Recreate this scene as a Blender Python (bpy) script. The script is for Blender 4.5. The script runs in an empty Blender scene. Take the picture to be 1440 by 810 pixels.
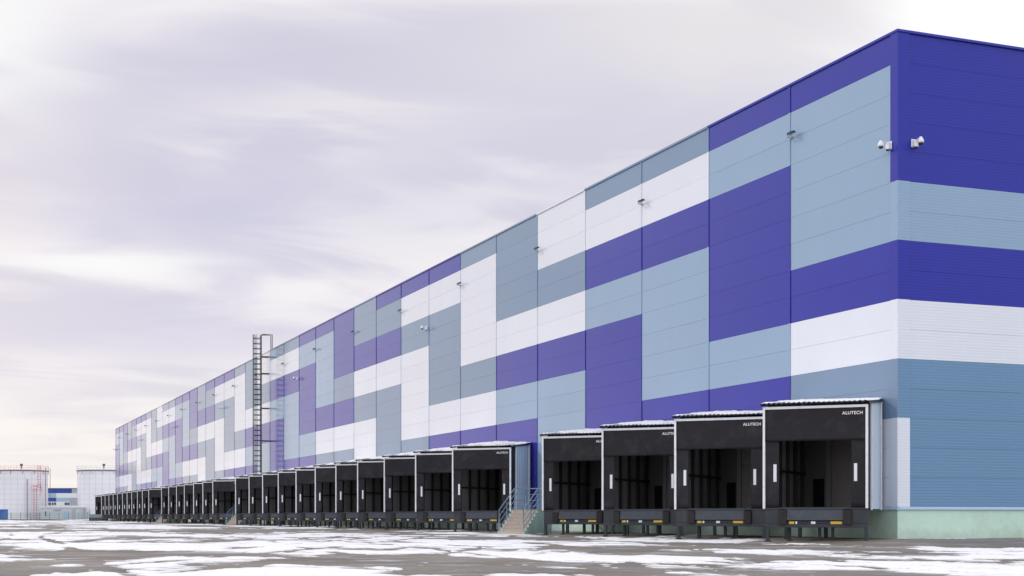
import bpy, math, random
import numpy as np
from mathutils import Vector, Matrix
random.seed(7)
S = bpy.context.scene
R = math.radians
# ------------------------------------------------------------------ camera
CAM = Vector((-28.77, -38.87, 0.73))
YAW = R(21.66)
cd = bpy.data.cameras.new('camera'); cam = bpy.data.objects.new('camera', cd)
S.collection.objects.link(cam); S.camera = cam
cam.location = CAM; cam.rotation_euler = (R(90), 0, -YAW)
cd.sensor_width = 36; cd.lens = 50.22; cd.shift_y = 0.2229; cd.clip_start = .1; cd.clip_end = 6000
# ------------------------------------------------------------------ light
SUN_AZ, SUN_EL = R(-42), R(32)
sl = bpy.data.lights.new('sun', 'SUN'); so = bpy.data.objects.new('sun', sl); S.collection.objects.link(so)
sl.energy = 1.15; sl.angle = R(7); sl.color = (1.0, .93, .86)
sv = Vector((math.sin(SUN_AZ)*math.cos(SUN_EL), math.cos(SUN_AZ)*math.cos(SUN_EL), math.sin(SUN_EL)))
so.rotation_euler = (-sv).to_track_quat('-Z', 'Y').to_euler(); so.location = (0, 0, 60)
S.view_settings.view_transform = 'Standard'; S.view_settings.look = 'None'
S.view_settings.exposure = -0.05; S.view_settings.gamma = 1
S.render.resolution_x = 1024; S.render.resolution_y = 576

# ------------------------------------------------------------------ node helper
class NT:
    def __init__(s, tree): s.t = tree
    def n(s, kind, **kw):
        nd = s.t.nodes.new(kind)
        for k, v in kw.items():
            if k.startswith('i_'):
                nd.inputs[int(k[2:])].default_value = v
            else: setattr(nd, k, v)
        return nd
    def l(s, a, b): s.t.links.new(a, b)
    def m(s, op, a, b=None, c=None):
        nd = s.t.nodes.new('ShaderNodeMath'); nd.operation = op
        for i, v in enumerate((a, b, c)):
            if v is None: continue
            if isinstance(v, (int, float)): nd.inputs[i].default_value = v
            else: s.l(v, nd.inputs[i])
        return nd.outputs[0]
    def mix(s, f, a, b, blend='MIX'):
        nd = s.t.nodes.new('ShaderNodeMix'); nd.data_type = 'RGBA'; nd.blend_type = blend
        for sock, v in ((nd.inputs[0], f), (nd.inputs[6], a), (nd.inputs[7], b)):
            if isinstance(v, (int, float)): sock.default_value = v
            elif isinstance(v, tuple): sock.default_value = (*v[:3], 1)
            else: s.l(v, sock)
        return nd.outputs[2]

# ------------------------------------------------------------------ world
W = bpy.data.worlds.new('World'); S.world = W; W.use_nodes = True
wt = W.node_tree; wt.nodes.clear(); N = NT(wt)
sky = N.n('ShaderNodeTexSky', sky_type='NISHITA', sun_disc=False)
sky.sun_elevation = SUN_EL; sky.sun_rotation = SUN_AZ
tc = N.n('ShaderNodeTexCoord')
sep = N.n('ShaderNodeSeparateXYZ'); N.l(tc.outputs['Generated'], sep.inputs[0])
X, Y, Z = sep.outputs
az = N.m('MULTIPLY', N.m('ARCTAN2', X, Y), 57.2958)          # degrees, clockwise from +Y
el = N.m('MULTIPLY', N.m('ARCSINE', Z), 57.2958)
# cloud layer coordinates: the sky dome projected on a high flat layer
zz = N.m('ADD', N.m('MAXIMUM', Z, 0.0), 0.16)
cmb = N.n('ShaderNodeCombineXYZ'); N.l(N.m('DIVIDE', X, zz), cmb.inputs[0]); N.l(N.m('DIVIDE', Y, zz), cmb.inputs[1])
mp = N.n('ShaderNodeMapping'); mp.inputs['Rotation'].default_value = (0, 0, R(22)); mp.inputs['Scale'].default_value = (.62, 1.15, 1)
mp.inputs['Location'].default_value = (3.1, 1.7, 0)
N.l(cmb.outputs[0], mp.inputs[0])
n1 = N.n('ShaderNodeTexNoise'); n1.inputs['Scale'].default_value = .85; n1.inputs['Detail'].default_value = 7
n1.inputs['Roughness'].default_value = .5; n1.inputs['Distortion'].default_value = .55; N.l(mp.outputs[0], n1.inputs['Vector'])
n2 = N.n('ShaderNodeTexNoise'); n2.inputs['Scale'].default_value = 2.6; n2.inputs['Detail'].default_value = 8
n2.inputs['Distortion'].default_value = .8; N.l(mp.outputs[0], n2.inputs['Vector'])
dens = N.m('ADD', N.m('MULTIPLY', n1.outputs[0], .62), N.m('MULTIPLY', n2.outputs[0], .38))
rmp = N.n('ShaderNodeMapRange', interpolation_type='SMOOTHSTEP'); N.l(dens, rmp.inputs[0])
rmp.inputs[1].default_value = .42; rmp.inputs[2].default_value = .57
c0 = N.mix(rmp.outputs[0], (7.0, 6.7, 8.0), (10.2, 9.7, 9.85))
def blob(a0, e0, sa, se, warp=3.0):
    wz = N.m('MULTIPLY', N.m('SUBTRACT', n2.outputs[0], .5), warp*4)
    da = N.m('DIVIDE', N.m('ADD', N.m('SUBTRACT', az, a0), wz), sa)
    de = N.m('DIVIDE', N.m('ADD', N.m('SUBTRACT', el, e0), N.m('MULTIPLY', wz, .45)), se)
    q = N.m('ADD', N.m('MULTIPLY', da, da), N.m('MULTIPLY', de, de))
    return N.m('EXPONENT', N.m('MULTIPLY', q, -1.0))
col = c0
col = N.mix(N.m('MULTIPLY', blob(13.5, 15.3, 5.5, 1.5, 6), .8), col, (9.2, 8.75, 9.1))
col = N.mix(N.m('MULTIPLY', blob(20, 12.6, 6.5, 1.1, 6), .7), col, (9.1, 8.75, 9.2))
col = N.mix(N.m('MULTIPLY', blob(16, 18.6, 5.5, 1.0, 6), .6), col, (6.9, 6.6, 7.8))
col = N.mix(N.m('MULTIPLY', blob(8, 13.2, 4.0, 1.0, 6), .6), col, (6.7, 6.35, 7.8))
col = N.mix(N.m('MULTIPLY', blob(10, 7.4, 7, 1.3, 2), .75), col, (6.6, 6.2, 8.1))        # lavender bank
col = N.mix(N.m('MULTIPLY', blob(9, 11.6, 5.5, 1.3, 2), .75), col, (6.5, 6.2, 8.0))
col = N.mix(N.m('MULTIPLY', blob(0, 13, 6, 6), .5), col, (8.6, 7.7, 8.0))            # pinkish left
col = N.mix(N.m('MULTIPLY', blob(5.5, 9.6, 4.2, .65, 1.5), .95), col, (10.6, 10.5, 10.4))
col = N.mix(N.m('MULTIPLY', blob(1.5, 18.3, 3.2, 4.0), .95), col, (10.6, 10.5, 10.4))
col = N.mix(N.m('MULTIPLY', blob(29, 18.5, 9, 3.0, 3), .7), col, (9.4, 9.0, 8.75))
col = N.mix(N.m('MULTIPLY', blob(35.5, 19.3, 3.2, 1.2, 2), .7), col, (7.7, 7.2, 7.4))
col = N.mix(N.m('MINIMUM', N.m('MULTIPLY', blob(43.5, 18.6, 6.0, 4.2, 1.6), 2.6), 1.0), col, (11.5, 11.3, 11.0))
hz = N.m('EXPONENT', N.m('MULTIPLY', N.m('MAXIMUM', el, 0.0), -.26))
col = N.mix(N.m('MULTIPLY', hz, .9), col, (10.6, 10.2, 9.75))
col = N.mix(N.m('MULTIPLY', blob(-42, 34, 22, 12, 0), .4), col, (12.0, 11.4, 11.0))   # veiled sun
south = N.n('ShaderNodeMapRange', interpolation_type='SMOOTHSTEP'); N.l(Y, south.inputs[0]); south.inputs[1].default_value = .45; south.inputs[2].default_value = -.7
col = N.mix(N.m('MULTIPLY', south.outputs[0], .9), col, (16.6, 16.9, 17.8))             # unseen sky behind the camera, brightened to light the end wall
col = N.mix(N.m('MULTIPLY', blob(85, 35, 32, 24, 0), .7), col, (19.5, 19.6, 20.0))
col = N.mix(N.m('MULTIPLY', blob(-24, 2, 22, 8, 0), .75), col, (11.2, 9.6, 9.2))
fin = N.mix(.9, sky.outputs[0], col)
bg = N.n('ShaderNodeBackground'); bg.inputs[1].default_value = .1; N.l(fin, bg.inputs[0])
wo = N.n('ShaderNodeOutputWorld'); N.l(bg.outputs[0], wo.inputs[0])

# ------------------------------------------------------------------ materials
def mat(name, col, rough=.5, spec=.5, metal=0, var=.06, vscale=1.5, bump=0, bscale=20, dirt=None, dscale=.7, island=0, wave=None, coat=0, stretch=None):
    m = bpy.data.materials.new(name); m.use_nodes = True
    N = NT(m.node_tree); b = m.node_tree.nodes['Principled BSDF']
    t = N.n('ShaderNodeTexCoord'); g = N.n('ShaderNodeNewGeometry')
    oi = N.n('ShaderNodeObjectInfo'); va = N.n('ShaderNodeVectorMath', operation='ADD'); vm = N.n('ShaderNodeVectorMath', operation='SCALE')
    vm.inputs[0].default_value = (31, 17, 23); N.l(oi.outputs['Random'], vm.inputs['Scale']); N.l(t.outputs['Object'], va.inputs[0]); N.l(vm.outputs[0], va.inputs[1])
    vec = va.outputs[0]
    if stretch:
        mm = N.n('ShaderNodeMapping'); mm.inputs['Scale'].default_value = stretch; N.l(vec, mm.inputs[0]); svec = mm.outputs[0]
    else: svec = vec
    nz = N.n('ShaderNodeTexNoise'); nz.inputs['Scale'].default_value = vscale; nz.inputs['Detail'].default_value = 5; N.l(svec, nz.inputs['Vector'])
    f = N.m('ADD', 1 - var, N.m('MULTIPLY', nz.outputs[0], 2*var))
    if island: f = N.m('MULTIPLY', f, N.m('ADD', 1 - island, N.m('MULTIPLY', g.outputs['Random Per Island'], 2*island)))
    cc = N.n('ShaderNodeVectorMath', operation='SCALE'); cc.inputs[0].default_value = col[:3]; N.l(f, cc.inputs['Scale'])
    out = cc.outputs[0]
    if dirt:
        dz = N.n('ShaderNodeTexNoise'); dz.inputs['Scale'].default_value = dscale; dz.inputs['Detail'].default_value = 8; dz.inputs['Roughness'].default_value = .65
        N.l(svec, dz.inputs['Vector'])
        mr = N.n('ShaderNodeMapRange'); mr.inputs[1].default_value = .5; mr.inputs[2].default_value = .75; N.l(dz.outputs[0], mr.inputs[0])
        out = N.mix(N.m('MULTIPLY', mr.outputs[0], dirt[1]), out, dirt[0])
    N.l(out, b.inputs['Base Color'])
    b.inputs['Roughness'].default_value = rough; b.inputs['Specular IOR Level'].default_value = spec
    b.inputs['Metallic'].default_value = metal; b.inputs['Coat Weight'].default_value = coat; b.inputs['Coat Roughness'].default_value = .12; b.inputs['Coat IOR'].default_value = 1.25
    h = None
    if bump:
        bz = N.n('ShaderNodeTexNoise'); bz.inputs['Scale'].default_value = bscale; bz.inputs['Detail'].default_value = 4; N.l(svec, bz.inputs['Vector'])
        bn = N.n('ShaderNodeBump'); bn.inputs['Strength'].default_value = bump; bn.inputs['Distance'].default_value = .05
        N.l(bz.outputs[0], bn.inputs['Height']); h = bn
    if wave:
        sp = N.n('ShaderNodeSeparateXYZ'); N.l(vec, sp.inputs[0])
        wv = N.m('SINE', N.m('MULTIPLY', sp.outputs[2], 6.2832/wave[0]))
        bn = N.n('ShaderNodeBump'); bn.inputs['Strength'].default_value = wave[1]; bn.inputs['Distance'].default_value = .004
        N.l(wv, bn.inputs['Height'])
        if h: N.l(h.outputs[0], bn.inputs['Normal'])
        h = bn
    if h: N.l(h.outputs[0], b.inputs['Normal'])
    return m
def paint(name, c, w=0): return mat(name, c, rough=.20 if not w else .34, spec=.22 if not w else .2, coat=.4 if not w else 0, var=.035, vscale=.6, island=.022, wave=(.097, w) if w else None, bump=.045, bscale=.9, stretch=(1, 1, .2))
M = {}
M['P'] = paint('violet_panel_paint', (.028, .034, .340))
M['L'] = paint('pale_blue_panel_paint', (.28, .40, .555))
M['S'] = paint('steel_blue_panel_paint', (.19, .283, .415))
M['W'] = paint('white_panel_paint', (.74, .77, .85))
M['Pe'] = paint('violet_ribbed_paint', (.028, .034, .340), .3)
M['Le'] = paint('pale_blue_ribbed_paint', (.28, .40, .555), .3)
M['Se'] = paint('steel_blue_ribbed_paint', (.15, .275, .44), .3)
M['We'] = paint('white_ribbed_paint', (.74, .77, .85), .3)
M['plinth'] = mat('green_plinth_paint', (.54, .73, .63), .75, .3, var=.06, dirt=((.40, .50, .42), .5), dscale=1.3, bump=.15)
pm = M['plinth']; N = NT(pm.node_tree); b = pm.node_tree.nodes['Principled BSDF']; src = b.inputs['Base Color'].links[0].from_socket
g = N.n('ShaderNodeNewGeometry'); sp = N.n('ShaderNodeSeparateXYZ'); N.l(g.outputs['Position'], sp.inputs[0])
q1 = N.n('ShaderNodeTexNoise'); q1.inputs['Scale'].default_value = 2.2; q1.inputs['Detail'].default_value = 8; q1.inputs['Roughness'].default_value = .7; N.l(g.outputs['Position'], q1.inputs['Vector'])
sv_ = N.m('ADD', sp.outputs[2], N.m('MULTIPLY', N.m('SUBTRACT', q1.outputs[0], .5), -1.1))
r1 = N.n('ShaderNodeMapRange', interpolation_type='SMOOTHSTEP'); N.l(sv_, r1.inputs[0]); r1.inputs[1].default_value = -.05; r1.inputs[2].default_value = .40; r1.inputs[3].default_value = .4; r1.inputs[4].default_value = 0
N.l(N.mix(r1.outputs[0], src, (.36, .38, .33)), b.inputs['Base Color'])
M['flash'] = mat('flashing', (.36, .47, .62), .35)
M['roofing'] = mat('roof_membrane', (.35, .35, .36), .8)
M['curtain'] = mat('black_curtain_fabric', (.022, .020, .025), .66, .22, var=.25, vscale=1.6, bump=.5, bscale=2.2, dirt=((.060, .056, .060), .6), dscale=1.4)
M['alu'] = mat('white_aluminium', (.84, .85, .88), .35, var=.05, dirt=((.4, .4, .42), .4), dscale=4)
M['cladding'] = mat('pale_cladding', (.46, .56, .67), .38, var=.05, vscale=.8)
M['steel'] = mat('dark_painted_steel', (.024, .029, .040), .5, .5, var=.25, vscale=3, dirt=((.07, .065, .065), .45), dscale=3.5)
M['lip'] = mat('leveller_steel', (.034, .044, .062), .42, .5, var=.25, vscale=2, dirt=((.09, .09, .095), .4), dscale=4)
M['rubber'] = mat('bumper_rubber', (.034, .029, .030), .8, .3, var=.3, vscale=9)
M['inner'] = mat('tunnel_panel', (.27, .25, .25), .6, .4, var=.15, wave=None)
M['inner2'] = mat('tunnel_ribbed_panel', (.36, .335, .33), .6, .4, var=.12, wave=(.16, .9))
M['post'] = mat('tunnel_post', (.012, .012, .014), .5)
M['dark'] = mat('doorway_dark', (.012, .012, .013), .8)
M['grey'] = mat('grey_pillar', (.4, .4, .44), .5)
M['yellow'] = mat('yellow_sticker', (.78, .50, .04), .5, var=.15, vscale=20)
M['white'] = mat('white_sticker', (.8, .82, .85), .45, var=.08, vscale=12)
M['letter'] = mat('white_lettering', (.82, .82, .84), .6)
M['brick'] = mat('tan_step_stone', (.55, .475, .41), .85, .3, var=.2, vscale=14, bump=.5, bscale=30, dirt=((.40, .34, .30), .6), dscale=9)
M['rail'] = mat('blue_grey_rail_paint', (.19, .29, .40), .4)
M['ladder'] = mat('ladder_steel', (.030, .036, .046), .45)
M['ladderY'] = mat('ladder_stringer_paint', (.11, .105, .07), .5)
M['lamp'] = mat('floodlight_housing', (.03, .10, .14), .35)
M['lampglass'] = mat('floodlight_glass', (.05, .17, .24), .1, .8)
M['bracket'] = mat('light_bracket', (.50, .48, .47), .4)
M['camw'] = mat('white_plastic', (.80, .81, .84), .35)
M['camd'] = mat('dark_dome', (.015, .015, .02), .1, .7)
M['tank'] = mat('tank_cladding', (.77, .765, .80), .55, var=.03, vscale=.3, dirt=((.62, .64, .72), .4), dscale=.2)
M['tankline'] = mat('tank_seam', (.50, .52, .60), .6)
M['rim'] = mat('dark_rim', (.12, .10, .12), .6)
M['red'] = mat('red_primer_steel', (.55, .16, .18), .6)
M['bluec'] = mat('blue_container_paint', (.03, .12, .36), .45)
M['farblue'] = mat('deep_blue_cladding', (.02, .06, .32), .5)
M['farlight'] = mat('light_blue_cladding', (.34, .48, .62), .5)
M['fargrey'] = mat('grey_cladding', (.38, .40, .46), .6)
M['farwhite'] = mat('white_cladding', (.74, .76, .80), .5)
M['glass'] = mat('dark_window_glass', (.03, .04, .06), .1, .8)
M['shed'] = mat('shed_cladding', (.50, .53, .56), .6, var=.08, vscale=.8)
M['fence'] = mat('green_fence_paint', (.10, .24, .25), .5)
M['concrete'] = mat('grey_concrete', (.22, .23, .24), .85, bump=.3)
M['darkc'] = mat('dark_concrete', (.05, .06, .075), .8)

# asphalt: grey brown, with thin rime and damp areas that have a shape of their own
am = bpy.data.materials.new('asphalt'); am.use_nodes = True; N = NT(am.node_tree); b = am.node_tree.nodes['Principled BSDF']
g = N.n('ShaderNodeNewGeometry')
def nz(sc, det=6, ro=.6, v=None):
    q = N.n('ShaderNodeTexNoise'); q.inputs['Scale'].default_value = sc; q.inputs['Detail'].default_value = det; q.inputs['Roughness'].default_value = ro
    N.l(v or g.outputs['Position'], q.inputs['Vector']); return q.outputs[0]
def mr(v, a, c, d=0., e=1.):
    q = N.n('ShaderNodeMapRange', interpolation_type='SMOOTHSTEP'); N.l(v, q.inputs[0])
    for i, x in zip((1, 2, 3, 4), (a, c, d, e)): q.inputs[i].default_value = x
    return q.outputs[0]
c = N.mix(mr(nz(.22), .35, .65), (.145, .128, .106), (.235, .210, .176))
c = N.mix(mr(nz(9, 3), .3, .7, 0, .45), c, (.09, .084, .078))
c = N.mix(mr(nz(.5, 8, .7), .52, .66, 0, .75), c, (.46, .46, .49))
N.l(c, b.inputs['Base Color']); N.l(mr(nz(.35), .35, .65, .45, .85), b.inputs['Roughness'])
bn = N.n('ShaderNodeBump'); bn.inputs['Strength'].default_value = .5; bn.inputs['Distance'].default_value = .01; N.l(nz(25, 4), bn.inputs['Height']); N.l(bn.outputs[0], b.inputs['Normal'])
M['asphalt'] = am
for sname in ('snow', 'roof_snow'):
  sm = bpy.data.materials.new(sname); sm.use_nodes = True; N = NT(sm.node_tree); b = sm.node_tree.nodes['Principled BSDF']
  g = N.n('ShaderNodeNewGeometry')
  c = N.mix(mr(nz(.6, 8, .65), .50, .78, 0, .6), (.84, .845, .875), (.58, .59, .64))
  c = N.mix(mr(nz(5, 6, .7), .54, .70, 0, .45), c, (.48, .46, .45))
  at_ = N.n('ShaderNodeAttribute', attribute_name='depth')
  thin = mr(N.m('ADD', at_.outputs['Fac'], N.m('MULTIPLY', N.m('SUBTRACT', nz(3, 6, .7), .5), .12)), .0, .05, .75, 0)   # thin slush lets the asphalt through
  if sname == 'snow': c = N.mix(thin, c, (.36, .345, .33))
  N.l(c, b.inputs['Base Color']); b.inputs['Roughness'].default_value = .6; b.inputs['Specular IOR Level'].default_value = .25
  bn = N.n('ShaderNodeBump'); bn.inputs['Strength'].default_value = .6; bn.inputs['Distance'].default_value = .03; N.l(nz(6, 6), bn.inputs['Height']); N.l(bn.outputs[0], b.inputs['Normal'])
  M[sname] = sm

# ------------------------------------------------------------------ mesh helpers
class MB:
    def __init__(s): s.v = []; s.f = []; s.mi = []
    def quad(s, pts, m=0):
        i = len(s.v); s.v += [tuple(p) for p in pts]; s.f.append(tuple(range(i, i+len(pts)))); s.mi.append(m); return s
    def box(s, x0, x1, y0, y1, z0, z1, m=0, T=None):
        p = [Vector((x, y, z)) for z in (z0, z1) for y in (y0, y1) for x in (x0, x1)]
        if T: p = [T @ q for q in p]
        i = len(s.v); s.v += [tuple(q) for q in p]
        for f in ((0,2,3,1),(4,5,7,6),(0,1,5,4),(2,6,7,3),(0,4,6,2),(1,3,7,5)):
            s.f.append(tuple(i+k for k in f)); s.mi.append(m)
        return s
    def hexa(s, bot, top, m=0):      # prism between two equal polygons
        n = len(bot); i = len(s.v); s.v += [tuple(p) for p in bot] + [tuple(p) for p in top]
        s.f.append(tuple(i+k for k in reversed(range(n)))); s.mi.append(m)
        s.f.append(tuple(i+n+k for k in range(n))); s.mi.append(m)
        for k in range(n):
            j = (k+1) % n; s.f.append((i+k, i+j, i+n+j, i+n+k)); s.mi.append(m)
        return s
    def tube(s, path, r, seg=8, m=0, closed=False):
        P = [Vector(p) for p in path]; n = len(P); rings = []
        for k in range(n):
            if closed: d = P[(k+1) % n] - P[k-1]
            else: d = P[min(k+1, n-1)] - P[max(k-1, 0)]
            d.normalize(); up = Vector((0,0,1)) if abs(d.z) < .95 else Vector((1,0,0))
            a = d.cross(up).normalized(); c = d.cross(a).normalized(); i = len(s.v)
            for q in range(seg):
                t = 2*math.pi*q/seg; s.v.append(tuple(P[k] + a*r*math.cos(t) + c*r*math.sin(t)))
            rings.append(i)
        for k in range(n if closed else n-1):
            i, j = rings[k], rings[(k+1) % n]
            for q in range(seg):
                w = (q+1) % seg; s.f.append((i+q, i+w, j+w, j+q)); s.mi.append(m)
        if not closed:
            s.f.append(tuple(rings[0]+q for q in range(seg))); s.mi.append(m)
            s.f.append(tuple(rings[-1]+q for q in reversed(range(seg)))); s.mi.append(m)
        return s
    def lathe(s, prof, seg=24, cx=0, cy=0, m=0):
        rr = []
        for r, z in prof:
            i = len(s.v); rr.append(i)
            for q in range(seg):
                t = 2*math.pi*q/seg; s.v.append((cx+r*math.cos(t), cy+r*math.sin(t), z))
        for a, b_ in zip(rr, rr[1:]):
            for q in range(seg):
                w = (q+1) % seg; s.f.append((a+q, a+w, b_+w, b_+q)); s.mi.append(m)
        return s
    def build(s, name, mats, parent=None, smooth=False, bevel=0, shift=(0,0,0)):
        me = bpy.data.meshes.new(name)
        v = s.v
        if shift != (0,0,0): v = [(a-shift[0], b_-shift[1], c_-shift[2]) for a, b_, c_ in v]
        me.from_pydata(v, [], s.f)
        if not isinstance(mats, (list, tuple)): mats = [mats]
        for q in mats: me.materials.append(M[q])
        me.polygons.foreach_set('material_index', s.mi)
        if smooth: me.polygons.foreach_set('use_smooth', [True]*len(s.f))
        me.update()
        o = bpy.data.objects.new(name, me); S.collection.objects.link(o)
        if parent: o.parent = parent
        if bevel:
            bm_ = o.modifiers.new('bevel', 'BEVEL'); bm_.width = bevel; bm_.segments = 2; bm_.limit_method = 'ANGLE'
        return o
def tag(o, label=None, cat=None, group=None, kind=None):
    for k, v in (('label', label), ('category', cat), ('group', group), ('kind', kind)):
        if v: o[k] = v
    return o
def empty(name, loc, rz=0, **kw):
    o = bpy.data.objects.new(name, None); S.collection.objects.link(o); o.empty_display_size = .3
    o.location = loc; o.rotation_euler = (0, 0, rz); return tag(o, **kw)
def copy_tree(o, parent=None):
    c = o.copy(); S.collection.objects.link(c)
    if parent: c.parent = parent
    for ch in list(o.children): copy_tree(ch, c)
    return c
ORD = ('first second third fourth fifth sixth seventh eighth ninth tenth eleventh twelfth thirteenth fourteenth fifteenth sixteenth '
       'seventeenth eighteenth nineteenth twentieth').split()
ORD += ['twenty-'+q for q in ORD[:9]] + ['thirtieth'] + ['thirty-'+q for q in ORD[:9]]

# ------------------------------------------------------------------ ground
def gz(x): # apron falls away from the wall for drainage
    t = np.clip(-np.asarray(x, float)/5.0, 0, 1); return -.12*t
gm = MB()
xs = [-3000, -5, 0, 3000]; ys = [-1500, 4500]
for i in range(3):
    a, c_ = xs[i], xs[i+1]
    gm.quad([(a, ys[0], float(gz(a))), (c_, ys[0], float(gz(c_))), (c_, ys[1], float(gz(c_))), (a, ys[1], float(gz(a)))])
tag(gm.build('ground', 'asphalt'), kind='structure')

rng = np.random.RandomState(11)
TAB = rng.rand(512, 512)
def vnoise(x, y):
    xi = np.floor(x).astype(int); yi = np.floor(y).astype(int); fx = x-xi; fy = y-yi
    fx = fx*fx*fx*(fx*(fx*6-15)+10); fy = fy*fy*fy*(fy*(fy*6-15)+10)
    A = TAB[xi % 512, yi % 512]; B = TAB[(xi+1) % 512, yi % 512]; C = TAB[xi % 512, (yi+1) % 512]; D = TAB[(xi+1) % 512, (yi+1) % 512]
    return (A*(1-fx)+B*fx)*(1-fy) + (C*(1-fx)+D*fx)*fy
def fbm(x, y, o=5, g=.5):
    s = 0; a = 1; t = 0
    for k in range(o):
        s = s + a*(vnoise(x*2**k+17.3*k, y*2**k+9.1*k)-.5); t += a; a *= g
    return s/t
SNOW_BIAS = -.032
def snow_h(x, y):
    wx = x + 2.2*fbm(x*.3+40, y*.3+7, 3); wy = y + 2.2*fbm(x*.3-13, y*.3+51, 3)
    h = fbm(wx*.24+5, wy*.17+3, 7, .64) + .30*fbm(wx*.06, wy*.045, 2) + .10*fbm(GX*1.7, GY*1.7, 4, .6)
    # trodden, driven and swept lanes along the docks; drift at the wall foot
    lane = np.exp(-((x+8.2+.6*np.sin(y*.11))/2.0)**2)*.10
    foot = np.exp(-((x+5.3+.5*np.sin(y*.3))/.8)**2)*.10
    under = np.where((x > -4.0) & (y > 0) & (y < 228), -.06, 0)
    wall = np.exp(-((y+1.0)/.8)**2)*.12*(x > -1)
    # wheel tracks left by trucks swinging in to the docks
    for (x0, a1, y0, w1) in ((-12, .9, 10, .17), (-14.1, .9, 10, .17), (-17.5, 1.6, -4, .2), (-19.6, 1.6, -4, .2), (-24, 2.2, 30, .17), (-26, 2.2, 30, .17), (-33, 3, 60, .25), (-35.2, 3, 60, .25)):
        cx_ = x0 + a1*np.sin((y-y0)*.045) + .5*np.sin(y*.13+x0)
        h = h - .16*np.exp(-((x-cx_)/w1)**2)*(fbm(x*.5+x0, y*.25, 3) > -.10)
    for k in range(9):
        yy = -14 + k*9.0; cx_ = yy + 2.2*(x+4) + .02*(x+12)**2
        for dd in (0, 1.9): h = h - .10*np.exp(-((y-cx_-dd*2.4)/.45)**2)*(x < -5)*(fbm(x*.3+k, y*.3, 3) > -.05)
    return h + SNOW_BIAS + .075*np.clip((-y-14)/8, 0, 1) - lane + foot + under + wall + .07*fbm(x*.9, y*.35+30, 3, .6)
# rows spread evenly by distance so that near snow is fine and far snow coarse
nv, nu = 900, 640
zv = np.concatenate([np.geomspace(9, 420, nv)]); uu = np.linspace(-.50, .56, nu)
ZZ, UU = np.meshgrid(zv, uu, indexing='ij')
fx_, fy_ = math.sin(YAW), math.cos(YAW)
GX = CAM.x + ZZ*(fx_ + UU*fy_); GY = CAM.y + ZZ*(fy_ - UU*fx_)
H = snow_h(GX, GY)
# rounded lip, thin blanket
T_ = np.where(H > 0, .034*(1-np.exp(-H*16)) + .010*fbm(GX*2.2, GY*2.2, 4), 0)
T_ = np.where(H > 0, np.maximum(T_, .004), -.02)
inside = (GX > .05) & (GY > .05) & (GX < 130) & (GY < 229)
GZ = gz(GX) + np.where(inside, -.05, T_)
vv = np.stack([GX, GY, GZ], -1).reshape(-1, 3)
ii = np.arange(nv*nu).reshape(nv, nu)
qf = np.stack([ii[:-1, :-1], ii[:-1, 1:], ii[1:, 1:], ii[1:, :-1]], -1).reshape(-1, 4)
hh = (H > 0).reshape(-1) & ~inside.reshape(-1)
keep = hh[qf].any(1); qf = qf[keep]
me = bpy.data.meshes.new('snow_cover'); me.vertices.add(len(vv)); me.vertices.foreach_set('co', vv.ravel())
me.loops.add(len(qf)*4); me.loops.foreach_set('vertex_index', qf[:, ::-1].ravel().astype(np.int32))
me.polygons.add(len(qf)); me.polygons.foreach_set('loop_start', np.arange(0, len(qf)*4, 4, dtype=np.int32))
me.polygons.foreach_set('use_smooth', np.ones(len(qf), bool)); me.update(calc_edges=True); me.materials.append(M['snow'])
at_ = me.attributes.new('depth', 'FLOAT', 'POINT'); at_.data.foreach_set('value', np.clip(H, 0, 1).ravel().astype(np.float32))
sn = bpy.data.objects.new('snow_cover', me); S.collection.objects.link(sn)
tag(sn, 'thin broken white snow lying in patches over the grey yard', 'snow', kind='stuff')

# ------------------------------------------------------------------ warehouse
HT = 16.46; PL = 1.04; U = (HT-PL)/8; NC = 38; LEN = 228.0; BX = 120.0
wh = empty('warehouse', (0, 0, 0), label='huge long warehouse clad in violet, pale blue and white blocks above a green plinth', cat='building')
PAT = [ # for each column of twelve: (colour, down to this many units)
 [('P',.5),('L',3.5),('P',4.5),('W',5.5),('S',6.5),('W',8)],
 [('P',.5),('L',1.5),('P',4.5),('L',5.5),('P',8)],
 [('S',.5),('W',1.5),('P',2.5),('L',5.5),('P',8)],
 [('S',.5),('W',1.5),('P',2.5),('L',3.5),('P',8)],
 [('W',1.5),('S',2.5),('W',3.5),('P',4.5),('L',8)],
 [('S',2.5),('W',3.5),('P',4.5),('L',5.5),('P',8)],
 [('S',.5),('W',3.5),('S',4.5),('W',5.5),('P',8)],
 [('P',.5),('W',1.5),('S',4.5),('W',5.5),('P',8)],
 [('P',.5),('W',1.5),('S',2.5),('W',5.5),('S',8)],
 [('P',.5),('S',1.5),('P',2.5),('W',3.5),('S',8)],
 [('S',1.5),('P',2.5),('W',3.5),('S',4.5),('W',8)],
 [('P',2.5),('S',3.5),('P',4.5),('W',5.5),('S',8)]]
ENDP = [('P',2.5),('L',3.5),('P',4.5),('W',5.5),('S',8)]
CI = {'P':0,'L':1,'S':2,'W':3}; CM = ['P','L','S','W']
def colour_at(pat, u):
    for c_, e in pat:
        if u < e: return CI[c_]
    return CI[pat[-1][0]]
GAP = .003
lw = MB()
lw.quad([(.06, -.0, 0), (.06, LEN, 0), (.06, LEN, HT-.05), (.06, 0, HT-.05)], 4)
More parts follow.
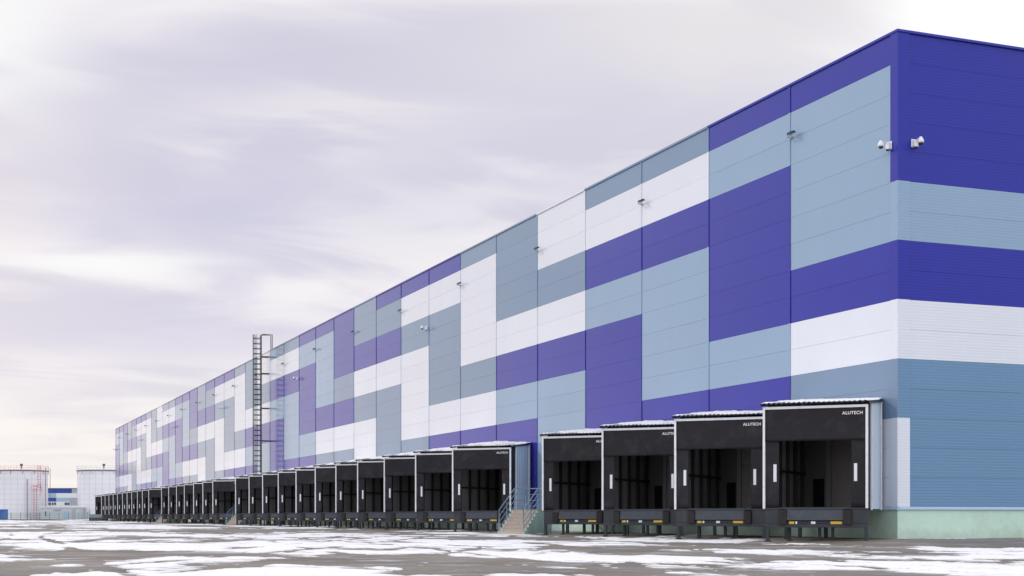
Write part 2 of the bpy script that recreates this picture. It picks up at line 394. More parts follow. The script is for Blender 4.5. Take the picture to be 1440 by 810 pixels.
for c in range(NC):
    for k in range(16):
        u = (k+.5)*.5; z1 = HT-k*.5*U-GAP; z0 = HT-(k+1)*.5*U+GAP
        j = random.uniform(-.0025, .0025); j2 = random.uniform(-.0025, .0025)
        y0, y1 = c*6+.02, c*6+5.98
        m_ = colour_at(PAT[c % 12], u)
        p = [(0+j, y0, z0), (0+j2, y1, z0), (0+j2*.3, y1, z1), (0+j*.3, y0, z1)]
        lw.hexa([(q[0]+.05, q[1], q[2]) for q in p], p, m_)
M['joint'] = mat('joint_backing', (.16, .17, .22), .8)  # dark backing sheet that shows in the gaps between panels
lw.build('long_wall', CM+['joint'], wh)
for c in range(1, NC+1):
    s_ = MB()
    pt = PAT[c % 12] if c < NC else PAT[(c-1) % 12]
    prev = 0
    y = c*6.0 if c < NC else LEN-.06
    for c_, e in pt:
        s_.box(-.028, -.004, y-.055, y+.055, HT-e*U, HT-prev*U, CI[c_]); prev = e
    s_.build('joint_strip', CM, wh)
# near corner flashing, coloured by the end wall's bands, white at its foot
cf = MB(); prev = 0
for c_, e in [('P',2.5),('L',3.5),('P',4.5),('W',5.5),('S',6.5),('W',8)]:
    zt, zb = HT-prev*U, HT-e*U
    a = [(-.03,-.40), (.0,-.40), (0,-.02), (-.03,-.02)]
    cf.hexa([(x, y, zb) for x, y in a], [(x, y, zt) for x, y in a], CI[c_])
    cf.box(.001, .46, -.40, -.37, zb, zt, CI[c_]+4); prev = e
cf.build('corner_flashing', CM+[q+'e' for q in CM], wh)
ew = MB(); ew.quad([(0,-.30,0), (BX,-.30,0), (BX,-.30,HT-.05), (0,-.30,HT-.05)], 4)
for k in range(16):
    u = (k+.5)*.5; z1 = HT-k*.5*U-GAP; z0 = HT-(k+1)*.5*U+GAP; m_ = colour_at(ENDP, u)
    xx = .46
    while xx < BX-.1:
        x1 = min(xx+6 if xx > 1 else 12.0, BX)
        j = random.uniform(-.002, .002)
        p = [(xx+.01, -.365+j, z0), (x1-.01, -.365-j, z0), (x1-.01, -.365, z1), (xx+.01, -.365, z1)]
        ew.hexa([(q[0], q[1]+.05, q[2]) for q in p], p, m_); xx = x1
ew.build('end_wall', [q+'e' for q in CM]+['joint'], wh)
MB().box(.07, BX, -.29, LEN, HT-.25, HT-.15).build('roof', 'roofing', wh)
MB().box(BX-.1, BX, -.29, LEN, 0, HT-.3).box(.07, BX-.1, LEN-.1, LEN, 0, HT-.3).build('rear_wall', 'S', wh)
cap = MB()
for c in range(NC):
    y0 = c*6 if c else -.44
    cap.box(-.06, .35, y0+.004, (c+1)*6-.004, HT, HT+.09, CI[PAT[c % 12][0][0]])
cap.box(.354, BX, -.44, -.05, HT, HT+.09, 0)
cap.build('parapet_cap', CM, wh, bevel=.01)
pl = MB().box(-.02, .3, .0-.39, LEN, -.3, PL-.09).box(.3, BX, -.39, -.1, -.3, PL-.09)
pl.build('plinth', 'plinth', wh)
fl = MB()
pr = [(-.09, PL-.10), (-.09, PL-.075), (-.035, PL-.002), (.02, PL-.002), (.02, PL-.10)]
a = [(x, -.46 if x < -.05 else -.44, z) for x, z in pr]
fl.hexa([(x, -.45, z) for x, z in pr], [(x, LEN, z) for x, z in pr])
pr2 = [(-.45, PL-.10), (-.45, PL-.075), (-.405, PL-.002), (-.34, PL-.002), (-.34, PL-.10)]
fl.hexa([(.024, y, z) for y, z in reversed(pr2)], [(BX, y, z) for y, z in reversed(pr2)])
fl.build('base_flashing', 'flash', wh)

# ------------------------------------------------------------------ loading docks
HW = 1.67
def yf(x): return 5.94 - (x+HW)          # wall of the warehouse in the dock's own axes
def rz_(y): return 4.36 + .088*y
def text_mesh(txt, size, parent, loc, rot, name):
    cu = bpy.data.curves.new(name, 'FONT'); cu.body = txt; cu.size = size; cu.extrude = .004; cu.offset = size*.02
    cu.align_x = 'RIGHT'; cu.space_character = 1.08
    to = bpy.data.objects.new(name, cu); S.collection.objects.link(to)
    dg = bpy.context.evaluated_depsgraph_get(); me = bpy.data.meshes.new_from_object(to.evaluated_get(dg))
    bpy.data.objects.remove(to); me.name = name; me.materials.clear(); me.materials.append(M['letter'])
    o = bpy.data.objects.new(name, me); S.collection.objects.link(o); o.parent = parent; o.location = loc; o.rotation_euler = rot
    return o
def corr(x, y0, y1, zb, ztf, side):
    """trapezoid corrugated sheet on the plane local x = x, ribs vertical"""
    mb = MB(); y = y0; pts = []
    d = .03*side
    while y < y1:
        for dy, dx in ((0, 0), (.10, 0), (.125, d), (.195, d)):
            if y+dy < y1: pts.append((x+dx, y+dy))
        y += .22
    pts.append((x, y1))
    n = len(pts)
    for k in range(n-1):
        (xa, ya), (xb, yb) = pts[k], pts[k+1]
        mb.quad([(xa, ya, zb), (xb, yb, zb), (xb, yb, ztf(yb)), (xa, ya, ztf(ya))])
    i = x - .04*side
    mb.quad([(i, y0, zb), (i, y1, zb), (i, y1, ztf(y1)), (i, y0, ztf(y0))])
    mb.quad([(x, y0, zb), (i, y0, zb), (i, y0, ztf(y0)), (x, y0, ztf(y0))])
    mb.quad([(x, y1, zb), (i, y1, zb), (i, y1, ztf(y1)), (x, y1, ztf(y1))])
    mb.quad([(x, y0, zb), (x, y1, zb), (i, y1, zb), (i, y0, zb)])
    return mb
GD = 'angled loading docks in a row along the long wall'
def make_dock():
    r = empty('loading_dock', (0,0,0), cat='loading dock', group=GD)
    top = 4.25; bot = 1.0; hd = 3.14; sc = .52
    # white aluminium frame round the shelter front
    f = MB()
    f.box(-HW, -HW+.075, -.045, .03, bot-.02, top).box(HW-.075, HW, -.045, .03, bot-.02, top)
    f.box(-HW+.077, HW-.077, -.045, .03, top-.085, top)
    f.box(HW-.05, HW-.012, .03, .06, bot, top-.01)
    f.build('shelter_frame', 'alu', r, bevel=.006)
    # head curtain with a soft sag
    h = MB(); nx, nzz = 26, 12
    def cur(x0, x1, z0, z1, yb, amp, seed, mb, hang=.5):
        n1_, n2_ = nx, nzz; rs = random.Random(seed); ph = [rs.uniform(0, 6) for _ in range(4)]
        idx = {}
        for a in range(n1_+1):
            for b_ in range(n2_+1):
                x = x0+(x1-x0)*a/n1_; z = z0+(z1-z0)*b_/n2_; t = 1-b_/n2_
                y = yb + amp*t*(math.sin(x*4.2+ph[0]+z*.8)*.6+math.sin(x*9.1+ph[1])*.35+math.sin(z*5+ph[2])*.4)
                idx[a, b_] = len(mb.v); mb.v.append((x, y, z))
        for a in range(n1_):
            for b_ in range(n2_):
                mb.f.append((idx[a, b_], idx[a+1, b_], idx[a+1, b_+1], idx[a, b_+1])); mb.mi.append(0)
    cur(-HW+.075, HW-.075, hd, top-.085, -.012, .016, 3, h)
    hc = h.build('head_curtain', 'curtain', r, smooth=True)
    sd = hc.modifiers.new('s', 'SOLIDIFY'); sd.thickness = .012; sd.offset = 1
    text_mesh('ALUTECH', .138, hc, (HW-.155, -.042, top-.305), (R(90), 0, 0), 'lettering')
    for sgn in (-1, 1):
        c_ = MB(); x0, x1 = (-HW+.075, -HW+sc) if sgn < 0 else (HW-sc, HW-.075)
        cur(x0, x1, bot, hd+.15, .03, .012, 5+sgn, c_)
        sc_ = c_.build('side_curtain', 'curtain', r, smooth=True)
        m2 = sc_.modifiers.new('s', 'SOLIDIFY'); m2.thickness = .012; m2.offset = 1
        MB().box(sgn*(HW-.39)-.05, sgn*(HW-.39)+.05, .003, .008, 1.84, 2.40).build('guide_stripe', 'white', sc_)
    # fabric sides and lid of the shelter box
    b_ = MB(); b_.box(-HW+.01, -HW+.03, .03, .62, bot, top-.02).box(HW-.045, HW-.03, .06, .62, bot, top-.02).box(-HW+.03, HW-.045, .03, .62, top-.045, top-.025)
    b_.build('shelter_side', 'curtain', r)
    # cladding of the tunnel
    corr(HW+.0, .60, yf(HW)-.06, .96, lambda y: rz_(y)-.06, 1).build('side_wall', 'cladding', r)
    corr(-HW, .60, yf(-HW)-.06, .96, lambda y: rz_(y)-.06, -1).build('side_wall', 'cladding', r)
    MB().box(HW+.032, HW+.072, yf(HW)-.36, yf(HW)-.22, .93, rz_(yf(HW)-.3)-.05).build('corner_trim', 'alu', r)
    MB().box(HW-.02, HW+.036, .605, .66, .93, 4.3).build('corner_trim', 'alu', r)
    # corrugated mono pitch roof
    ro = MB(); x = -HW-.04; e = []
    while x < HW-.08:
        for dx, dz in ((0, 0), (.06, 0), (.08, .03), (.14, .03)):
            e.append((x+dx, dz))
        x += .16
    for k in range(len(e)-1):
        (xa, da), (xb, db) = e[k], e[k+1]
        ya, yb = min(yf(xa), 6.0)-.04, min(yf(xb), 6.0)-.04
        for t in (0, -.035):
            ro.quad([(xa, -.16, rz_(-.16)+da+t), (xb, -.16, rz_(-.16)+db+t), (xb, yb, rz_(yb)+db+t), (xa, ya, rz_(ya)+da+t)])
        ro.quad([(xa, -.16, rz_(-.16)+da), (xb, -.16, rz_(-.16)+db), (xb, -.16, rz_(-.16)+db-.035), (xa, -.16, rz_(-.16)+da-.035)])
    # verge boards
    for sx in (-HW-.04, HW+.06):
        ye = yf(sx)-.05
        ro.hexa([(sx-.012, -.15, rz_(0)-.09), (sx+.012, -.15, rz_(0)-.09), (sx+.012, ye, rz_(ye)-.09), (sx-.012, ye, rz_(ye)-.09)],
                [(sx-.012, -.15, rz_(0)-.0), (sx+.012, -.15, rz_(0)-.0), (sx+.012, ye, rz_(ye)-.0), (sx-.012, ye, rz_(ye)-.0)])
    rf = ro.build('roof', 'steel', r)
    # snow on it
    s_ = MB(); nx_, ny_ = 46, 40; idx = {}
    for a in range(nx_+1):
        for c_ in range(ny_+1):
            x = -HW-.04+(2*HW+.10)*a/nx_
            ys_ = -.17 + .5*max(0, float(vnoise(np.array([x*3.1+7]), np.array([2.2]))[0])-.35)
            y = ys_ + (yf(x)-.06-ys_)*(c_/ny_)**1.4
            n_ = float(vnoise(np.array([x*2.6+3]), np.array([y*2.6]))[0]); n3 = float(vnoise(np.array([x*9+3]), np.array([y*9]))[0])
            edge = min(1, c_/2.0)*min(1, a/1.0, (nx_-a)/1.0)
            z = rz_(y)+.012 + edge*(-.012+.045*n_+.018*n3)
            if y > 1.8: z += .03*min(1, (y-1.8)/.25)
            idx[a, c_] = len(s_.v); s_.v.append((x, y, z))
    for a in range(nx_):
        for c_ in range(ny_):
            s_.f.append((idx[a, c_], idx[a+1, c_], idx[a+1, c_+1], idx[a, c_+1])); s_.mi.append(0)
    s_.build('roof_snow', 'roof_snow', rf, smooth=True)
    # tunnel inside: deck, left lining with posts and a rail, back wall with door
    xi = HW-.08
    MB().hexa([(-xi, .05, .94), (xi, .05, .94), (xi, yf(xi)-.1, .94), (-xi, yf(-xi)-.1, .94)],
              [(-xi, .05, 1.02), (xi, .05, 1.02), (xi, yf(xi)-.1, 1.02), (-xi, yf(-xi)-.1, 1.02)]).build('deck', 'steel', r)
    ln = MB(); ye = yf(-xi)-.12
    y = .64
    while y < ye-.05:
        y2 = min(y+.86, ye); ln.hexa([(-xi-.02, y+.01, 1.02), (-xi, y+.01, 1.02), (-xi, y2-.01, 1.02), (-xi-.02, y2-.01, 1.02)],
                                     [(-xi-.02, y+.01, 4.2), (-xi, y+.01, 4.2), (-xi, y2-.01, 4.2), (-xi-.02, y2-.01, 4.2)])
        for k in range(1, 4):
            yy = y+.86*k/4
            if yy < y2: ln.box(-xi, -xi+.012, yy-.02, yy+.02, 1.03, 4.2)
        y += .86
    ln.build('lining', 'inner', r)
    yy = .68
    while yy < ye:
        MB().box(-xi+.002, -xi+.11, yy, yy+.09, 1.02, 4.2).build('post', 'post', r); yy += 1.15
    MB().box(-xi+.112, -xi+.16, .7, ye, 2.20, 2.28).build('guard_rail', 'post', r)
    rl = MB(); ye2 = yf(xi)-.1
    rl.box(xi, xi+.02, .64, ye2, 1.02, 4.2).build('lining', 'inner', r)
    # back wall stands on the warehouse wall (45 degrees to the tunnel)
    def bw(x0, x1, z0, z1, off, th, name, m_, par=r):
        # strip on the plane y = yf(x) - off
        return MB().hexa([(x0, yf(x0)-off, z0), (x1, yf(x1)-off, z0), (x1, yf(x1)-off+th, z0), (x0, yf(x0)-off+th, z0)],
                  [(x0, yf(x0)-off, z1), (x1, yf(x1)-off, z1), (x1, yf(x1)-off+th, z1), (x0, yf(x0)-off+th, z1)]).build(name, m_, par)
    bw(-xi, -.55, 1.02, 4.5, .16, .05, 'back_panel', 'inner')
    bw(-1.10, -.62, 1.02, 2.05, .20, .035, 'doorway', 'dark')
    bw(-.53, -.33, 1.02, 4.5, .24, .12, 'pillar', 'grey')
    bw(-.31, xi, 1.02, 4.5, .16, .05, 'back_panel', 'inner2')
    # steel platform front
    p = MB(); zb = .37
    p.box(-HW+.07, HW-.01, .02, .10, zb, .50)                    # bottom beam
    p.box(-HW+.07, -1.16, .02, .09, .504, .985).box(1.16, HW-.01, .02, .09, .504, .985)
    p.box(-HW+.07, HW-.01, .12, .16, .42, .93)
    p.box(-HW+.05, HW, -.005, .05, .95, 1.0)
    p.box(-HW+.08, -HW+.16, .11, yf(-HW)-.3, .62, .80)
    p.box(-.98, .98, .0, .016, .505, .56)
    p.build('platform_frame', 'steel', r, bevel=.006)
    lp = MB(); lp.hexa([(-.90, -.05, .60), (.90, -.05, .60), (.90, -.01, .60), (-.90, -.01, .60)], [(-.90, .0, .945), (.90, .0, .945), (.90, .03, .945), (-.90, .03, .945)])
    lp.box(-.96, .96, -.02, .05, .948, .985)
    lp.build('leveller_lip', 'lip', r, bevel=.006)
    for sx in (-1.03, 1.03):
        MB().box(sx-.13, sx+.13, -.10, .018, .47, .92).build('dock_bumper', 'rubber', r, bevel=.015)
    for x0, x1, m_ in ((-.82, -.66, 'yellow'), (.50, .86, 'yellow'), (-.62, -.56, 'white'), (-.12, .02, 'white')):
        MB().box(x0, x1, -.004, -.001 , .50-.015, .58-.015).build('warning_sticker' if m_ == 'yellow' else 'type_plate', m_, r)
    for x, y, w in ((-1.54, .03, .052), (HW-.07, .03, .052), (-.98, .75, .045), (0.0, .75, .045), (.42, .75, .045), (-1.5, 2.6, .06), (-1.5, 4.8, .06), (-.3, 3.3, .06)):
        l_ = MB().box(x-w, x+w, y, y+2*w, -.14, .37 if y < .5 else .62); l_.box(x-w-.05, x+w+.05, y-.04, y+2*w+.04, -.11+.02, -.075+.02)
        l_.build('leg', 'steel', r)
    return r
# left front corners (along the wall, metres), read from the spacing of the photo's docks
def corner_y(px, d=4.2):
    u = (px-720)/2009.; zc = (-d-CAM.x)/(fx_+u*fy_); return CAM.y+zc*(fy_-u*fx_)
PXL = [1073,948.5,846.5,762.5,636,584,540,502.5,472,443,416,391,369,350,331,299,285,272,259,248,237,227,209,200,193,185,178.5,172,165,159,153,147.6,142.6,133.5]
YL = [corner_y(p) for p in PXL]
dock0 = make_dock(); dprops = {}
HINT = {0:'nearest, fully in view', 1:'', 2:'', 3:'just before the nearest steps', 4:'ribbed blue side wall behind the nearest steps',
        14:'just before the middle steps', 15:'just behind the middle steps', 11:'under the caged ladder', 21:'just before the far steps', 22:'just behind the far steps', 32:'last but one', 33:'the farthest, beside the low ramp'}
docks = []
for i, y in enumerate(YL):
    o = dock0 if i == 0 else copy_tree(dock0)
    a = Vector((-4.2, y, 0)); c_ = a + Vector((.7071, -.7071, 0))*HW
    o.location = (c_.x, c_.y, 0); o.rotation_euler = (0, 0, R(-45))
    h_ = HINT.get(i, '')
    o['label'] = 'black curtained dock shelter, %s from the corner%s' % (ORD[i], (', '+h_) if h_ else '')
    docks.append(o)

# ------------------------------------------------------------------ steps between docks
def make_steps():
    r = empty('entrance_steps', (0,0,0), cat='steps', group='steps between the docks')
    n = 7; w = .60; rise = 1.14/n; run = .26; z0 = -.10
    fl_ = MB()
    for k in range(n):
        fl_.box(-w+.02, w-.02, k*run, n*run, z0+k*rise, z0+(k+1)*rise-.03)
        fl_.box(-w-.07, w+.07, k*run-.02, (k+1)*run if k < n-1 else n*run, z0+(k+1)*rise-.028, z0+(k+1)*rise)
    fl_.build('flight', 'brick', r)
    fk = MB()
    for sx in (-w-.06, w-.018):
        for k in range(n):
            fk.box(sx, sx+.078, k*run+.001, (k+1)*run-.001, z0-.1, z0+(k+1)*rise-.03)
    fk.box(-w-.06, w+.06, n*run+.002, n*run+1.5, z0-.1, z0+n*rise-.08)
    fk.build('side_wall', 'plinth', r)
    MB().box(-w-.08, w+.08, n*run+.003, n*run+1.5, z0+n*rise-.078, z0+n*rise).build('landing', 'brick', r)
    T = z0+n*rise; L_ = n*run
    for sx in (-w-.0, w+.0):
        rl = MB()
        for hh_ in (1.0, .72, .44, .18):
            pth = [(sx, .02, z0+rise+hh_-.05), (sx, L_, T+hh_)]
            if sx < 0: pth.append((sx, L_+1.3, T+hh_))
            rl.tube(pth, .024 if hh_ == 1.0 else .016, 8)
        for yy, zb, zt in ((.02, z0, z0+rise+.96), (L_*.5, z0+3.4*rise, z0+rise*.5+.5*(T+z0)+1.0-.06), (L_, T-.02, T+1.0)):
            rl.tube([(sx, yy, zb), (sx, yy, zt)], .024, 8)
        if sx < 0: rl.tube([(sx, L_+1.3, T), (sx, L_+1.3, T+1.0)], .024, 8)
        rl.build('handrail', 'rail', r, smooth=True)
    rl = MB()
    for hh_ in (1.0, .72, .44, .18): rl.tube([(-w, L_+1.3, T+hh_), (w, L_+1.3, T+hh_)], .024 if hh_ == 1.0 else .016, 8)
    for x in (0, w): rl.tube([(x, L_+1.3, T), (x, L_+1.3, T+1.0)], .02, 8)
    rl.build('back_rail', 'rail', r, smooth=True)
    return r
st0 = make_steps()
SL = ['tan steps with green flank and blue rails, nearest, before the fifth dock', 'small distant steps with blue rails in the middle gap of the dock row', 'tiny farthest steps with rails in the far gap of the dock row']
for k, di in enumerate((3, 14, 21)):
    o = st0 if k == 0 else copy_tree(st0)
    o.location = (-4.85 if k == 0 else -4.1, YL[di]+2.1, 0); o.rotation_euler = (0, 0, R(-45)); o['label'] = SL[k]

# ------------------------------------------------------------------ caged ladder
LY = 96.3
la = empty('roof_ladder', (0, LY, 0), label='tall caged steel access ladder rising past the roof edge of the long wall', cat='ladder')
TOPZ = 18.0; SX = -.80
for sy in (-.24, .24):
    m_ = MB().tube([(SX, sy, -.05), (SX, sy, TOPZ), (SX+.15, sy*1.3, TOPZ+.02), (.22, sy*1.3, TOPZ+.02), (.22, sy*1.3, HT+.02)], .045, 8)
    m_.build('stringer', 'ladderY', la)
z = .3
while z < TOPZ-.1:
    MB().tube([(SX, -.24, z), (SX, .24, z)], .018, 6).build('rung', 'ladder', la); z += .35
z = 2.6
while z < TOPZ+.05:
    pts = [(SX - .76*math.sin(t)**.8 if 0 < t < math.pi else SX, -.40*math.cos(t), z) for t in [math.pi*k/14 for k in range(15)]]
    pts = [(SX, -.24, z)] + pts + [(SX, .24, z)]
    MB().tube(pts, .033, 6).build('cage_hoop', 'ladder', la); z += .485
for t in (.18, .34, .5, .66, .82):
    t *= math.pi
    x, y = SX-.76*math.sin(t)**.8, -.40*math.cos(t)
    MB().tube([(x, y, 2.6), (x, y, TOPZ)], .024, 6).build('cage_bar', 'ladder', la)
for z in (1.6, 4.6, 7.9, 11.0, 14.3, 15.9):
    MB().box(SX, -.03, -.30, -.24, z-.05, z+.05).box(SX, -.03, .24, .30, z-.05, z+.05).box(SX+.02, SX+.09, -.24, .24, z-.05, z+.05).build('wall_bracket', 'ladder', la)

# ------------------------------------------------------------------ floodlights and cameras on the long wall
def make_flood():
    r = empty('floodlight', (0,0,0), cat='floodlight', group='floodlights along the long wall')
    MB().box(-.04, -.0, -.09, .09, -.10, .02).box(-.30, -.041, -.035, .035, -.07, -.02).box(-.33, -.26, -.66, .05, -.075, -.05).build('bracket', 'bracket', r)
    T = Matrix.Translation((-.30, -.48, .05)) @ Matrix.Rotation(R(-20), 4, 'Y')
    b_ = MB().box(-.17, .17, -.19, .19, -.05, .04, 0, T)
    for k in range(6): b_.box(-.14+.055*k, -.125+.055*k, -.16, .16, .042, .085, 0, T)
    b_.build('housing', 'lamp', r, bevel=.01)
    MB().box(-.15, .15, -.17, .17, -.060, -.052, 0, T).build('lens', 'lampglass', r)
    return r
f0 = make_flood()
for k in range(19):
    o = f0 if k == 0 else copy_tree(f0)
    o.location = (-.03, 6+12*k-.12, 14.6); o.scale = (.68, .68, .68)
    o['label'] = 'small dark floodlight on the long wall, %s from the near corner%s' % (ORD[k], ', the largest in view' if k == 0 else '')
def make_cam(two=True):
    r = empty('security_camera', (0,0,0), cat='security camera', group='security cameras on the warehouse')
    MB().box(-.03, 0, -.17, .17, -.19, .19).box(-.16, -.032, -.12, .12, -.15, .14).build('junction_box', 'camw', r, bevel=.012)
    MB().tube([(-.12, 0, .06), (-.3, 0, .15), (-.46, 0, .15)], .032, 8).build('arm', 'camw', r, smooth=True)
    d = MB().lathe([(0.001, .20), (.06, .19), (.09, .13), (.145, .02), (.15, -.07), (.12, -.09), (.001, -.09)], 20, -.50, 0)
    hd_ = d.build('housing', 'camw', r, smooth=True)
    MB().lathe([(.11, -.092), (.105, -.14), (.07, -.18), (.001, -.20)], 16, -.50, 0).build('dome', 'camd', hd_, smooth=True)
    d = MB().lathe([(.001, -.13), (.10, -.135), (.115, -.19), (.10, -.20), (.001, -.20)], 20, -.14, -.02)
    h2 = d.build('housing', 'camw', r, smooth=True)
    MB().lathe([(.085, -.202), (.075, -.24), (.04, -.265), (.001, -.27)], 16, -.14, -.02).build('dome', 'camd', h2, smooth=True)
    return r
c0_ = make_cam(); c0_.location = (-.035, .0, 12.85); c0_.scale = (.70, .70, .70)
c0_['label'] = 'white twin dome camera on the long wall beside the near corner'
c1_ = copy_tree(c0_); c1_.location = (.64, -.37, 12.9); c1_.rotation_euler = (0, 0, R(90))
c1_['label'] = 'white twin dome camera on the violet end wall beside the near corner'
for k, y in enumerate((48.2, 84.2, 120.2, 156.2, 192.2, 227.6)):
    r = copy_tree(c0_); r.location = (-.035, y, 12.8)
    r['label'] = 'small dome camera below the lamps on the long wall, %s from the near corner' % ORD[k+1] if k < 5 else 'tiny dome camera at the far end corner of the long wall'

# ------------------------------------------------------------------ background: tanks, shed, container, far block, fence
def at(px, Zc, z=0.):
    u = (px-720)/2009.; return Vector((CAM.x+Zc*(fx_+u*fy_), CAM.y+Zc*(fy_-u*fx_), z))
def make_tank():
    r = empty('storage_tank', (0,0,0), cat='tank', group='white storage tanks')
    RT, HTK = 6.05, 11.5
    s_ = MB().lathe([(RT, -.2), (RT, HTK)], 72); s_.build('shell', 'tank', r, smooth=True)
    sm_ = MB()
    for k in range(1, 10): sm_.lathe([(RT+.005, k*1.2-.02), (RT+.02, k*1.2-.02), (RT+.02, k*1.2+.02), (RT+.005, k*1.2+.02)], 72)
    for k in range(24):
        t = 2*math.pi*(k+.3)/24; T = Matrix.Rotation(t, 4, 'Z'); sm_.box(RT+.003, RT+.018, -.025, .025, .2, HTK-.3, 0, T)
    sm_.build('seams', 'tankline', r)
    MB().lathe([(RT, HTK), (RT+.22, HTK), (RT+.22, HTK+.22), (RT-.2, HTK+.25), (.01, HTK+.40)], 72).build('roof', 'rim', r)
    rl = MB()
    for k in range(28):
        t = 2*math.pi*k/28; x, y = (RT+.15)*math.cos(t), (RT+.15)*math.sin(t); rl.tube([(x, y, HTK+.2), (x, y, HTK+1.25)], .02, 5)
        if k % 2: rl.tube([(x, y, HTK), (x, y, HTK-.7)], .06, 5)
    for zz_ in (HTK+.7, HTK+1.25): rl.tube([((RT+.15)*math.cos(2*math.pi*k/40), (RT+.15)*math.sin(2*math.pi*k/40), zz_) for k in range(40)], .018, 5, closed=True)
    rl.build('railing', 'red', r)
    MB().lathe([(.12, HTK+.6), (.12, HTK+1.3), (.35, HTK+1.35), (.35, HTK+1.75), (.01, HTK+1.9)], 12).build('vent', 'rim', r, smooth=True)
    return r
tk = make_tank(); pt = at(30, 340); tk.location = (pt.x, pt.y, -.12); tk['label'] = 'white round tank with a red zigzag ladder at the left edge'
tk2 = copy_tree(tk); pt = at(146, 340); tk2.location = (pt.x, pt.y, -.12); tk2['label'] = 'white round tank partly hidden behind the far end of the warehouse'
tk2.rotation_euler = (0, 0, .3)
for ch in tk2.children:
    if ch.name.startswith('railing'): ch.data = ch.data.copy(); ch.data.materials[0] = M['tankline']
# red ladder on the first tank: lower flight, platform, upper flight, all standing off the shell
tl = empty('tank_ladder', at(50, 333.6, -.12), -YAW, label='red steel caged ladder in two flights on the left tank', cat='ladder')
def flight(x, z0, z1):
    m_ = MB()
    for s in (-.3, .3): m_.tube([(x+s, 0, z0), (x+s, 0, z1)], .05, 6)
    z = z0+.3
    while z < z1: m_.tube([(x-.5, -.05, z), (x, -.6, z), (x+.5, -.05, z)], .04, 5); m_.tube([(x-.3, 0, z), (x+.3, 0, z)], .04, 5); z += .62
    return m_
flight(-.1, .1, 8.1).build('lower_flight', 'red', tl)
flight(.85, 7.3, 12.7).build('upper_flight', 'red', tl)
MB().box(-.8, 1.6, -.9, .1, 6.9, 7.0).tube([(-.8, -.9, 7.9), (1.6, -.9, 7.9)], .05, 5).tube([(1.6, -.9, 6.2), (1.6, -.9, 7.9)], .06, 5).tube([(-.8, -.9, 7), (-.8, -.9, 7.9)], .05, 5).tube([(1.2, -.5, 5.3), (1.2, -.5, 8.6)], .06, 5).build('platform', 'red', tl)
MB().tube([(2.3, 0, 0), (2.3, 0, 12.2)], .07, 6).tube([(2.9, 1.5, 0), (2.9, 1.5, 12)], .06, 6).tube([(-2.3, 1.0, 0), (-2.3, 1.0, 9.6)], .07, 6).build('riser_pipe', 'rim', tl)
# shed between the tanks
sh = empty('plant_shed', at(83.5, 330, -.12), -YAW, label='low pale grey plant shed between the two tanks', cat='shed')
w2 = 26.5*330/2009.
MB().box(-w2, w2, 0, 6, 0, 2.85).box(-w2+.6, -w2+2.0, -.06, -.004, .1, 2.1).build('wall', 'shed', sh)
MB().box(-w2-.15, w2+.15, -.2, 6.2, 2.86, 3.08).build('roof', 'farwhite', sh)
MB().box(-w2+1.0, -w2+1.35, -.07, -.063, .9, 2.0).build('vent_panel', 'rim', sh)
MB().box(w2-3.4, w2-2.3, -.07, -.004, .1, 2.1).build('door', 'farlight', sh)
MB().box(w2-1.5, w2-.6, -.07, -.004, .1, 2.5).build('door', 'fargrey', sh)
MB().box(-w2+3, w2-4, -.25, -.004, 2.25, 2.4).build('gutter', 'fargrey', sh)
# blue container
bc = empty('shipping_container', at(-9, 322, -.12), -YAW, label='blue steel container at the left picture edge before the tank', cat='container')
cb = MB().box(-2.4, 2.4, 0, 2.4, .15, 2.3)
for k in range(20): cb.box(-2.3+.24*k, -2.18+.24*k, -.04, -.001, .3, 2.15)
cb.build('body', 'bluec', bc); MB().box(-2.45, 2.45, -.06, 2.45, 2.302, 2.42).box(-2.45, 2.45, -.06, 2.45, 0, .148).build('frame', 'bluec', bc)
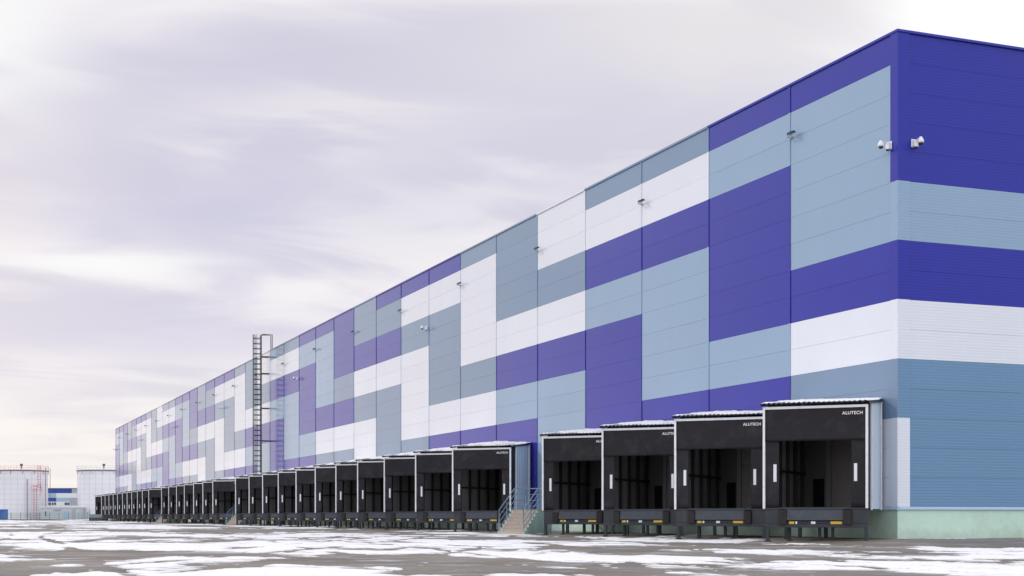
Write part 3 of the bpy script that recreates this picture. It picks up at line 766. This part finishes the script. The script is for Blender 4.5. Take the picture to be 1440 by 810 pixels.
# far office block
fb = empty('office_block', at(88, 470, -.12), -YAW, label='distant blue and white banded block between the tanks', cat='building')
q = 470/2009.; z_ = lambda y: (726-y)*q+.85
def X_(p): return (p-88)*q
wl = MB()
wl.box(X_(66), X_(140), 0, 14, 0, z_(711), 3); 
for (a, b_, y0, y1, m_) in ((66,101,687,693.5,0),(101,112,687,693.5,2),(66,79,693.5,700,1),(79,112,693.5,700,3),(66,79,700,705.5,0),(79,98,700,705.5,1),(98,112,700,705.5,2),(66,98,705.5,711,3),(98,112,705.5,711,2),(112,140,687,711,3)):
    wl.box(X_(a)+.005, X_(b_)-.005, 0, 14, z_(y1)+.004, z_(y0)-.004, m_)
wl.build('wall', ['farblue', 'farlight', 'fargrey', 'farwhite'], fb)
for a, b_ in ((68, 72), (73, 75.5), (76.2, 79), (91, 94.5), (95, 98)):
    fr = MB().box(X_(a)-.1, X_(b_)+.1, -.12, -.01, z_(710.6), z_(706.2)).build('window', 'farwhite', fb)
    MB().box(X_(a), X_(b_), -.16, -.125, z_(710.2), z_(706.6)).build('pane', 'glass', fr)
MB().box(X_(65.5), X_(140.5), -.15, 14.1, z_(687)+.002, z_(686.4)).build('roof', 'rim', fb)
# fence
fe = empty('yard_fence', at(60, 316, -.12), -YAW, label='thin green mesh fence before the tanks and the shed', cat='fence')
kx = 316/2009.
for k in range(9):
    x = (15.5+13.5*k-60)*kx; MB().box(x-.06, x+.06, -.04, .04, 0, 1.65).build('post', 'fence', fe)
pn = MB()
for zz_ in (.15, .55, .95, 1.35, 1.6): pn.box((2-60)*kx, (124-60)*kx, -.012, .012, zz_-.015, zz_+.015)
x = (2-60)*kx
while x < (124-60)*kx: pn.box(x-.006, x+.006, .014, .026, .12, 1.62); x += .2
pn.build('mesh_panel', 'fence', fe)
MB().box((-5-60)*kx, (128-60)*kx, -.12, .12, -.1, .13).build('kerb', 'darkc', fe)
# low ramp beyond the last dock
rp = empty('concrete_ramp', at(134.5, 246, -.12), -YAW, label='dark low concrete ramp wall beside the farthest dock', cat='ramp')
MB().hexa([(-1.15, 0, 0), (1.1, 0, 0), (1.1, 4, 0), (-1.15, 4, 0)], [(-1.15, 0, .62), (1.1, 0, .62), (1.1, 4, .62), (-1.15, 4, .62)]).build('base', 'darkc', rp)
MB().hexa([(-1.15, 0, .62), (1.1, 0, .62), (1.1, .15, .62), (-1.15, .15, .62)], [(-1.15, 0, 1.2), (1.1, 0, 1.15), (1.1, .15, 1.15), (-1.15, .15, 1.2)]).build('parapet', 'concrete', rp)
MB().tube([(-1.1, .05, 0), (-1.1, .05, 1.75)], .05, 6).build('post', 'rim', rp)
